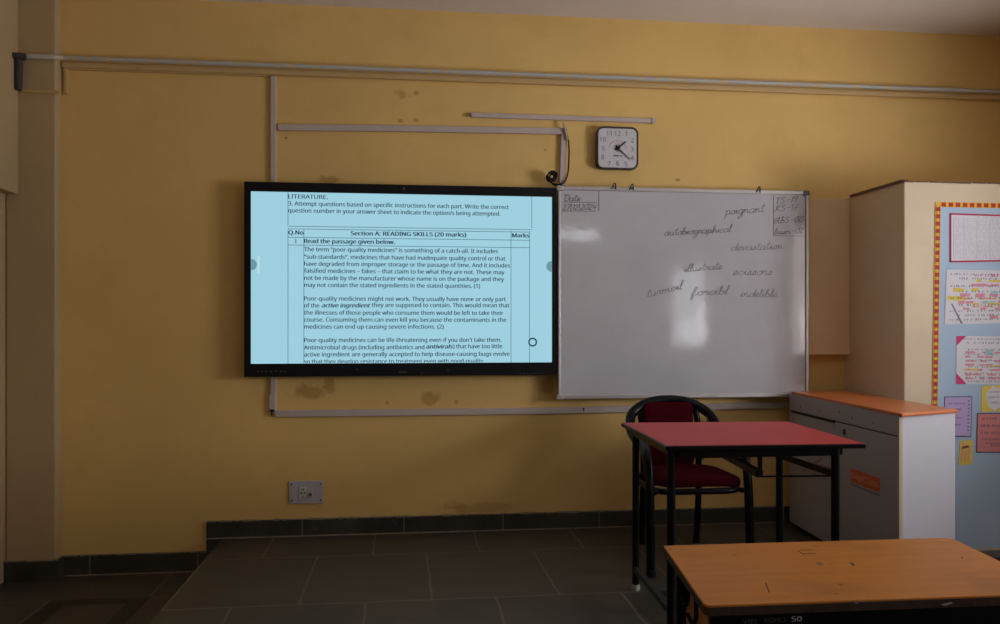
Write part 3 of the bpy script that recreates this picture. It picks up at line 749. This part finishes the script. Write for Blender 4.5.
def sideuv(u):  # distance along side for picture column u
    k=math.tan(TH+math.atan((u-500)/F)); # x = k y
    b=base+nl*.0105; return (k*b.y-b.x)/(dl.x-k*dl.y)
def sidez(u,v):
    t=sideuv(u); p=base+dl*t+nl*.0105; d=p.y*CT+p.x*ST; return t,CAM-(v-HZ)/F*d
def sdisc(mb,t,z,r,dep=.0115,n=14):
    poly=[(t+r*math.cos(2*math.pi*k/n),z+r*math.sin(2*math.pi*k/n)) for k in range(n)]
    vs=[side_pt(a,b,dep) for a,b in poly]+[side_pt(a,b,.008) for a,b in poly]
    mb.add(vs,[tuple(range(n))]+[(i,n+i,n+(i+1)%n,(i+1)%n) for i in range(n)])
for u,v in ((800.5,407),(819.5,411),(839,412),(852,418),(873.5,423)):
    t,z=sidez(u,v); w=MB(); sdisc(w,t,z,.006); w.build('screw',M['dark_plastic'],cab)
t,z=sidez(844.3,432); w=MB(); sdisc(w,t,z,.015,.013); w.build('lock',M['worn_metal'],cab)
def spoly(mb,pts,dep):
    vs=[side_pt(a,b,dep) for a,b in pts]; n=len(vs); vs+=[side_pt(a,b,.009) for a,b in pts]
    mb.add(vs,[tuple(range(n))]+[(i,n+i,n+(i+1)%n,(i+1)%n) for i in range(n)])
tA,zA=sidez(851,468); tB,zB=sidez(879.5,490); tC,zC=sidez(851.5,481.5)
zt_,zb_=zA,zC
stk=MB(); spoly(stk,[(tB,zb_),(tA,zb_),(tA,zt_),(tB,zt_)],.0115); sto=stk.build('sticker',M['sticker'],cab)
w=MB(); put_text(w,'DigiClass',lambda x,y: Vector(side_pt(-x,y,.0125)),-tA+.015,-tB-.008,zb_+.020,.032,.02)
w.build('sticker_lettering',M['sticker_text'],sto)
w=MB(); spoly(w,[(tB-.0,zb_-.016),(tA,zb_-.016),(tA,zb_-.012),(tB,zb_-.012)],.0112); w.build('fine_print',M['logo_grey'],cab)
t1,z1=sidez(815.5,464.2); t2,z2=sidez(824.5,458.5)
w=MB(); spoly(w,[(t1+.012,z1+.012),(t1,z1-.006),(t2,z2+.012),(t1-.004,z1+.012)],.0115); w.build('red_tick',M['logo_red'],cab)
t3,z3=sidez(803,468.5); t4,_=sidez(826,470)
w=MB(); put_text(w,'edcomm',lambda x,y: Vector(side_pt(-x,y,.0118)),-t3,-t4,z3-.012,.026,.01); w.build('maker_lettering',M['logo_grey'],cab)

# ------------------------------------------------------------------ student desk in the foreground
k_=.60; DT=CAM-k_
def DP(u,v,z=DT):
    d=(CAM-z)*F/(v-HZ); Xc=(u-500)/F*d; return Vector((Xc*CT+d*ST, d*CT-Xc*ST, 0))
bl=DP(663.5,545.5); fl=DP(705,605.5); br=DP(951,537.5)
fr_=fl+(br-bl)*1.0
e1=(br-bl); e2=(fl-bl)
br=bl+e1
dk=thing('student_desk','worn orange wooden student desk in the foreground with black steel frame','desk',(bl.x+.4,bl.y-.25,0))
def Q(a,b): p=bl+e1.normalized()*a+e2.normalized()*b; return (p.x,p.y)
DW=e1.length; DD=e2.length
def corner(cx_,cy_,r,a0):
    return [Q(cx_+r*math.cos(R(a0+18*k)),cy_+r*math.sin(R(a0+18*k))) for k in range(6)]
r=.016
top=corner(r*.4,r*.4,r*.4,180)+corner(DW-.03,.03,.03,270)+corner(DW-r,DD-r,r,0)+corner(r,DD-r,r,90)
top=top[::-1]
tmb=MB().prism(top,DT-.006,DT); dtop=tmb.build('desktop',M['desk_wood'],dk,bevel=.002)
cxm=sum(p[0] for p in top)/len(top); cym=sum(p[1] for p in top)/len(top)
MB().prism([(cxm+(x-cxm)*.998,cym+(y-cym)*.998) for x,y in top],DT-.024,DT-.005).build('chipped_edge',M['desk_edge'],dk)
def dbox(a0,a1,b0,b1,z0,z1): return [Q(a0,b1),Q(a1,b1),Q(a1,b0),Q(a0,b0)],z0,z1
def dadd(mb,*a): p,z0,z1=dbox(*a); return mb.prism(p,z0,z1)
for (a,b) in ((.028,.02),(DW-.06,.02),(.05,DD-.055),(DW-.06,DD-.055)):
    dadd(MB(),a,a+.032,b,b+.032,.01,DT-.024).build('leg',M['black_metal'],dk,bevel=.003)
w=MB(); dadd(w,.014,DW-.03,DD-.030,DD-.012,DT-.075,DT-.024); w.build('front_rail',M['black_metal'],dk)
w=MB(); dadd(w,.03,DW-.03,.02,.05,DT-.055,DT-.024); w.build('rear_rail',M['black_metal'],dk)
w=MB(); dadd(w,.028,.06,.03,DD-.03,.05,.082); dadd(w,DW-.06,DW-.028,.03,DD-.03,.05,.082); dadd(w,.03,DW-.03,.03,.06,.14,.17); w.build('floor_rail',M['worn_metal'],dk,bevel=.003)
w=MB(); dadd(w,.040,.055,.115,DD-.03,DT-.22,DT-.024); w.build('side_panel',M['desk_wood'],dk)
w=MB(); dadd(w,DW-.055,DW-.040,.115,DD-.03,DT-.22,DT-.024); w.build('side_panel',M['desk_wood'],dk)
w=MB(); dadd(w,.055,DW-.055,.06,DD-.04,DT-.20,DT-.185); w.build('book_shelf',M['desk_wood'],dk)
# two bent iron hooks at the left end
for hb,hz in ((.16,.085),(.25,.10)):
    c0=Vector(Q(.030,hb)+(DT-hz,)); w=MB()
    du=e2.normalized()
    pts=[c0-du*.07+Vector((0,0,-.028)),c0-du*.035+Vector((0,0,-.034)),c0+Vector((0,0,-.026)),c0+du*.022+Vector((0,0,0)),c0+du*.020+Vector((0,0,.045))]
    w.tube(smooth_pts(pts,6),.0055,8); w.build('bag_hook',M['worn_black'],dk)
# scratches and dents in the top
def onTop(u,v): return DP(u,v)
def patch(l,name='scratch',mat='scratch'):
    q=[onTop(u,v) for u,v in l]; w=MB()
    w.prism([(p.x,p.y) for p in q][::-1],DT-.0005,DT+.0004); return w.build(name,M[mat],dtop)
patch([(849,562.3),(852,562.6),(855,565.6),(853.5,566.0)]); patch([(855,602),(860,600.5),(859,602.6),(856,604.3)]); patch([(940,605),(950,602.2),(953,603),(946,606)])
patch([(669,548.5),(671,548.5),(671.3,549.2),(669.3,549.3)]); patch([(765,583),(766.2,583),(770,592.4),(768.8,592.6)]); patch([(961,557),(963,557),(963.3,558),(961.2,558.3)])
fp=MB()
for l in ([(797,550.5),(798,550.2),(804,554.3),(803,554.7)],[(800,549.6),(812,549.6),(812.4,550.3),(800.4,550.3)],[(803,553.4),(815,553.2),(815.6,554),(803.4,554.1)]):
    q=[onTop(u,v) for u,v in l]; fp.prism([(p.x,p.y) for p in q][::-1],DT-.0005,DT+.0004)
fp.build('rubbed_mark',simple('rubbed_brown',(.22,.085,.03),.7,var=.3),dtop)
# writing on the front rail
def railp(x,y): q=Q(x,DD-.012); dv=e2.normalized()*.0008; return Vector((q[0]+dv.x,q[1]+dv.y,y))
def railx(u):
    o=bl+e2.normalized()*(DD-.012); k=math.tan(TH+math.atan((u-500)/F)); d=e1.normalized(); return (k*o.y-o.x)/(d.x-k*d.y)
w=MB(); put_text(w,'VIRI',railp,railx(743),railx(757),DT-.0475,.012,0); put_text(w,'KOHLI',railp,railx(764.5),railx(785),DT-.0460,.012,.01)
w.build('scrawled_letters',M['chalk_faint'],dk)
w=MB(); put_text(w,'50',railp,railx(791.5),railx(801.5),DT-.046,.0135,.02); w.build('scrawled_number',M['chalk'],dk)

# ------------------------------------------------------------------ display board and papers on the closet
PY=BFY-.001
db=thing('display_board','pale blue chart-paper display on the cream closet wall, edged in red and yellow','display board',(3.0,BFY,.2))
def dp(u,v,Y): x,z=P(u,v,Y); return x,z
tlx,tlz=dp(935,202,PY); blx,blz=dp(929.5,550,PY)
shear=lambda z: tlx+(blx-tlx)*(tlz-z)/(tlz-blz)
X1=RX-.06
MB().prism([(shear(blz),blz),(X1,blz),(X1,tlz),(shear(tlz),tlz)],PY-.002,PY,axis='y').build('backing_paper',M['blue_paper'],db)
bw=.031
MB().prism([(shear(blz),blz),(shear(blz)+bw,blz),(shear(tlz)+bw,tlz-.0),(shear(tlz),tlz)],PY-.003,PY-.002,axis='y').prism([(tlx,tlz-bw*.85),(X1,tlz-bw*.85),(X1,tlz),(tlx,tlz)],PY-.0032,PY-.002,axis='y').build('border_strip',M['sun_yellow'],db)
w=MB(); dk2=MB()
def bead(x,z,rx,rz,mb,dy): mb.prism([(x+rx*math.cos(R(30*k)),z+rz*math.sin(R(30*k))) for k in range(12)],PY-.0038-dy,PY-.0031,axis='y')
def cross(x,z,a,c,t,mb,dy):
    for sg in (1,-1):
        d=Vector((a,c*sg)).normalized(); n=Vector((-d.y,d.x))*t; A=Vector((x,z))-Vector((a,c*sg)); B=Vector((x,z))+Vector((a,c*sg))
        q=[A-n,B-n,B+n,A+n]; mb.prism([(p.x,p.y) for p in q],PY-.0036-dy*(1+sg),PY-.0031,axis='y')
z=tlz-bw*1.2
while z>blz+.02:
    x=shear(z)+bw/2; cross(x,z,.0115,.0095,.0062,w,.00005); bead(x-.010,z+.019,.0025,.003,dk2,-.0002); bead(x+.010,z+.019,.0025,.003,dk2,-.0002); z-=.038
x=tlx+bw*1.5
while x<X1-.02:
    cross(x,tlz-bw*.42,.0115,.0090,.0062,w,.00005); x+=.040
w.build('border_crosses',M['red_border'],db); dk2.build('border_notches',M['gold'],db)
def sheet(name,label,cat,corners,mat,layers,dy=.0036):
    """corners: picture quad TL,TR,BR,BL; layers: list of (part name, material, list of polys in 0-1 sheet units)"""
    Y=PY-dy; q=[P(u,v,Y) for u,v in corners]
    cxs=sum(a for a,b in q)/4; zmin=min(b for a,b in q)
    t=thing(name,label,cat,(cxs,Y,zmin))
    MB().prism([q[3],q[2],q[1],q[0]],Y-.0012,Y,axis='y').build('sheet',M[mat],t)
    def mp(s,r_): 
        a=(q[0][0]*(1-s)+q[1][0]*s, q[0][1]*(1-s)+q[1][1]*s); b=(q[3][0]*(1-s)+q[2][0]*s, q[3][1]*(1-s)+q[2][1]*s)
        return (a[0]*(1-r_)+b[0]*r_, a[1]*(1-r_)+b[1]*r_)
    for j,(pn,pm,polys) in enumerate(layers):
        w=MB()
        for pl in polys:
            pts=[mp(a,b) for a,b in pl]
            ar=sum(pts[i][0]*pts[(i+1)%len(pts)][1]-pts[(i+1)%len(pts)][0]*pts[i][1] for i in range(len(pts)))
            if ar<0: pts=pts[::-1]
            w.prism(pts,Y-.0016-.0003*j,Y-.0010,axis='y')
        w.build(pn,M[pm],t)
    return t
def rc(a,b,c,d): return [(a,b),(c,b),(c,d),(a,d)]
def scrawl(a,b,c,h=.03,n=None,seed=0):
    """a row of small uneven pen marks from a to b at height c"""
    rnd=random.Random(seed+int(a*100)+int(c*1000)); out=[]; x=a
    while x<b:
        ww=rnd.uniform(.012,.03); hh=h*rnd.uniform(.5,1.1); sh=rnd.uniform(-.01,.02)
        out.append([(x+sh,c-hh/2),(x+sh+ww*.45,c-hh/2),(x+ww*.45,c+hh/2),(x,c+hh/2)]); x+=ww+rnd.uniform(.004,.018)
        if rnd.random()<.18: x+=.03
    return out
rows=[rc(.04,.10+.055*k,.96,.105+.055*k) for k in range(16)]+[rc(x,.10,x+.004,.93) for x in (.04,.16,.31,.46,.60,.74,.88,.955)]
txts=[]; 
for k in range(15):
    for a,b in ((.06,.14),(.18,.29),(.33,.44),(.48,.58),(.62,.72),(.76,.86)): txts+=scrawl(a,b,.13+.055*k,.02,seed=k)
sheet('timetable_sheet','white printed table in a crimson frame, at the top of the blue display','paper',[(949.5,213),(1036,216),(1036,261),(949.5,262.5)],'white_paper',
 [('frame','crimson',[rc(0,0,1,.035),rc(0,.965,1,1),rc(0,0,.02,1),rc(.98,0,1,1)]),('printed_rows','table_lines',rows),('printed_text','table_lines',txts+scrawl(.3,.7,.065,.03))])
colrows=[]; 
def blobrow(a,b,y,h,seed):
    rnd=random.Random(seed); out=[]; x=a
    while x<b:
        ww=rnd.uniform(.05,.13); out.append([(x,y-h*rnd.uniform(.3,.6)),(x+ww,y-h*rnd.uniform(.3,.6)),(x+ww*rnd.uniform(.9,1.1),y+h*rnd.uniform(.3,.6)),(x,y+h*rnd.uniform(.3,.6))]); x+=ww+rnd.uniform(0,.12)
    return out
sheet('hand_drawn_timetable','hand-drawn colourful timetable on white paper, just below the crimson-framed sheet','paper',[(946.5,269.5),(1034,271),(1034,322.5),(944.5,324.5)],'white_paper',
 [('yellow_marks','yellow_paper',blobrow(.34,.6,.20,.05,1)+blobrow(.08,.4,.37,.07,2)+blobrow(.02,.2,.52,.09,3)+blobrow(.3,.9,.63,.05,4)),
  ('pink_marks','felt_pink',blobrow(.28,.8,.28,.05,5)+blobrow(.16,.7,.47,.07,6)+blobrow(.14,.95,.60,.06,7)+blobrow(.2,.8,.72,.05,8)+blobrow(.5,.9,.88,.08,9)),
  ('orange_marks','felt_orange',blobrow(.2,.95,.53,.03,10)+blobrow(.3,.6,.68,.03,12)),
  ('teal_marks','felt_teal',blobrow(.5,.95,.42,.05,11)+blobrow(.4,.6,.60,.04,13)),
  ('pen_rows','pencil',[x for k,y in enumerate((.08,.16,.30,.40,.52,.65,.76,.84,.92)) for x in scrawl(.05+.1*(k%2),.9,y,.035,seed=k)]+[[(.06,.62),(.075,.62),(.20,.99),(.18,.99)]]),
  ('title','magenta',scrawl(.32,.75,.10,.06,seed=77))])
sheet('hand_drawn_timetable','white paper with magenta corners and pink handwritten rows, below the colourful timetable','paper',[(956.5,336),(1030,336.5),(1030,384.5),(956,384)],'white_paper',
 [('corner_marks','magenta',[[(0,0),(.13,0),(0,.20)],[(0,1),(0,.77),(.14,1)],[(1,0),(1,.2),(.87,0)],[(1,1),(.87,1),(1,.77)]]),
  ('pink_marks','felt_pink',[x for k,y in enumerate((.34,.43,.52,.60,.70,.80,.88)) for x in blobrow(.12,.9,y,.045,20+k)]),
  ('yellow_marks','yellow_paper',blobrow(.1,.3,.70,.05,31)+blobrow(.4,.8,.62,.03,32)),('teal_marks','felt_teal',blobrow(.40,.6,.34,.10,33)),
  ('pen_rows','pencil',[x for k,y in enumerate((.06,.14,.28,.38,.50,.64,.77,.86,.94)) for x in scrawl(.10+.03*(k%3),.88,y,.035,seed=50+k)])])
sheet('violet_note','violet handwritten note on the blue display, just behind the cabinet top','paper',[(944.5,396.5),(972,396.2),(971,437),(943,436.5)],'violet_paper',
 [('edge_line','ink_blue',[rc(0,0,1,.02),rc(.98,0,1,1),rc(0,.98,1,1),rc(0,0,.02,1)]),('pen_rows','ink_blue',scrawl(.15,.75,.18,.05,seed=1)+scrawl(.3,.65,.53,.05,seed=2)+scrawl(.2,.6,.70,.05,seed=3)+scrawl(.3,.8,.97,.02,seed=4)+[rc(.86-.0*k,.1+.09*k,.90,.13+.09*k) for k in range(9)]),('red_heading','ink_red',scrawl(.3,.62,.32,.05,seed=8))])
sheet('yellow_note','small white note with yellow corners above the salmon one','paper',[(982,386),(1003,385),(1003,411.5),(981,412)],'yellow_paper',
 [('white_centre','white_paper',[[(.2,.3),(.5,.02),(.98,.2),(.98,.75),(.6,.98),(.3,.75)]]),('pen_rows','ink_blue',scrawl(.35,.85,.25,.08,seed=1)+scrawl(.3,.8,.45,.08,seed=5)+scrawl(.4,.8,.65,.08,seed=6))])
sheet('salmon_note','salmon-coloured handwritten note at the right edge of the blue display','paper',[(977,413),(1012,413),(1012,453),(976,452.5)],'salmon_paper',
 [('edge_line','ink_blue',[rc(0,0,1,.025),rc(0,.975,1,1),rc(0,0,.025,1)]),('pen_rows','ink_blue',scrawl(.15,.55,.14,.06,seed=1)+scrawl(.1,.7,.32,.07,seed=2)+scrawl(.12,.75,.50,.06,seed=3)+scrawl(.15,.8,.66,.07,seed=4)+scrawl(.4,.8,.82,.06,seed=5)+[rc(.25,.75,.75,.765)])])
sheet('orange_note','small yellow note with an orange scribble, lowest on the blue display','paper',[(960,440.5),(973,440),(972,464.5),(958.5,465)],'yellow_paper',
 [('scribble','felt_orange',[[(.15,.1),(.35,.08),(.25,.9),(.1,.85)],[(.4,.15),(.6,.1),(.5,.9),(.38,.9)],[(.65,.2),(.8,.2),(.75,.85),(.62,.9)],[(.2,.25),(.7,.2),(.7,.3),(.2,.35)]])])

# ------------------------------------------------------------------ light and camera
wd=bpy.data.worlds.new('w'); bpy.context.scene.world=wd; wd.use_nodes=True
bg=wd.node_tree.nodes['Background']; sky=wd.node_tree.nodes.new('ShaderNodeTexSky'); sky.sky_type='HOSEK_WILKIE'; sky.sun_direction=(.5,.6,.6)
wd.node_tree.links.new(sky.outputs[0],bg.inputs[0]); bg.inputs[1].default_value=.6
def area(name,loc,rot,sx,sy,power,col=(1,.97,.95),spread=180):
    l=bpy.data.lights.new(name,'AREA'); l.shape='RECTANGLE'; l.size=sx; l.size_y=sy; l.energy=power; l.color=col; l.spread=R(spread)
    o=bpy.data.objects.new(name,l); C.objects.link(o); o.location=loc; o.rotation_euler=rot; return o
LC=(.97,.98,1.04)
PW=[(11,32),(11,212),4,5]; UP=46
# each side window: sky light in the opening, and daylight thrown up by the bright ground outside
for i,(a,b,z0,z1) in enumerate(RW):
    area('sky_window',(RX+.02,(a+b)/2,(z0+z1)/2),(0,R(90),0),z1-z0,b-a,PW[i][0],LC)
    area('ground_daylight',(RX+.17+(z1-z0)/2*math.sin(R(UP)),(a+b)/2,(z0+z1)/2-.10),(0,R(90+UP),0),z1-z0+.1,b-a+1.6,PW[i][1],LC)
for i,(a,b,z0,z1) in enumerate(BW): area('daylight_window',((a+b)/2,BY-.17-(z1-z0)/2*math.sin(R(20)),(z0+z1)/2-.05),(R(110),0,0),b-a+.1,z1-z0+.1,PW[2+i],LC)
cam=bpy.data.cameras.new('camera'); co=bpy.data.objects.new('camera',cam); C.objects.link(co)
co.location=(0,0,CAM); co.rotation_euler=(R(90),0,-TH); cam.sensor_width=36; cam.lens=36*F/1000; cam.shift_y=(HZ-312)/1000; cam.clip_start=.05
bpy.context.scene.camera=co
vs_=bpy.context.scene.view_settings; vs_.view_transform='Standard'; vs_.look='None'; vs_.gamma=1; vs_.use_curve_mapping=False; vs_.exposure=0
bpy.context.scene.cycles.use_denoising=True; bpy.context.scene.cycles.max_bounces=8; bpy.context.scene.cycles.diffuse_bounces=5
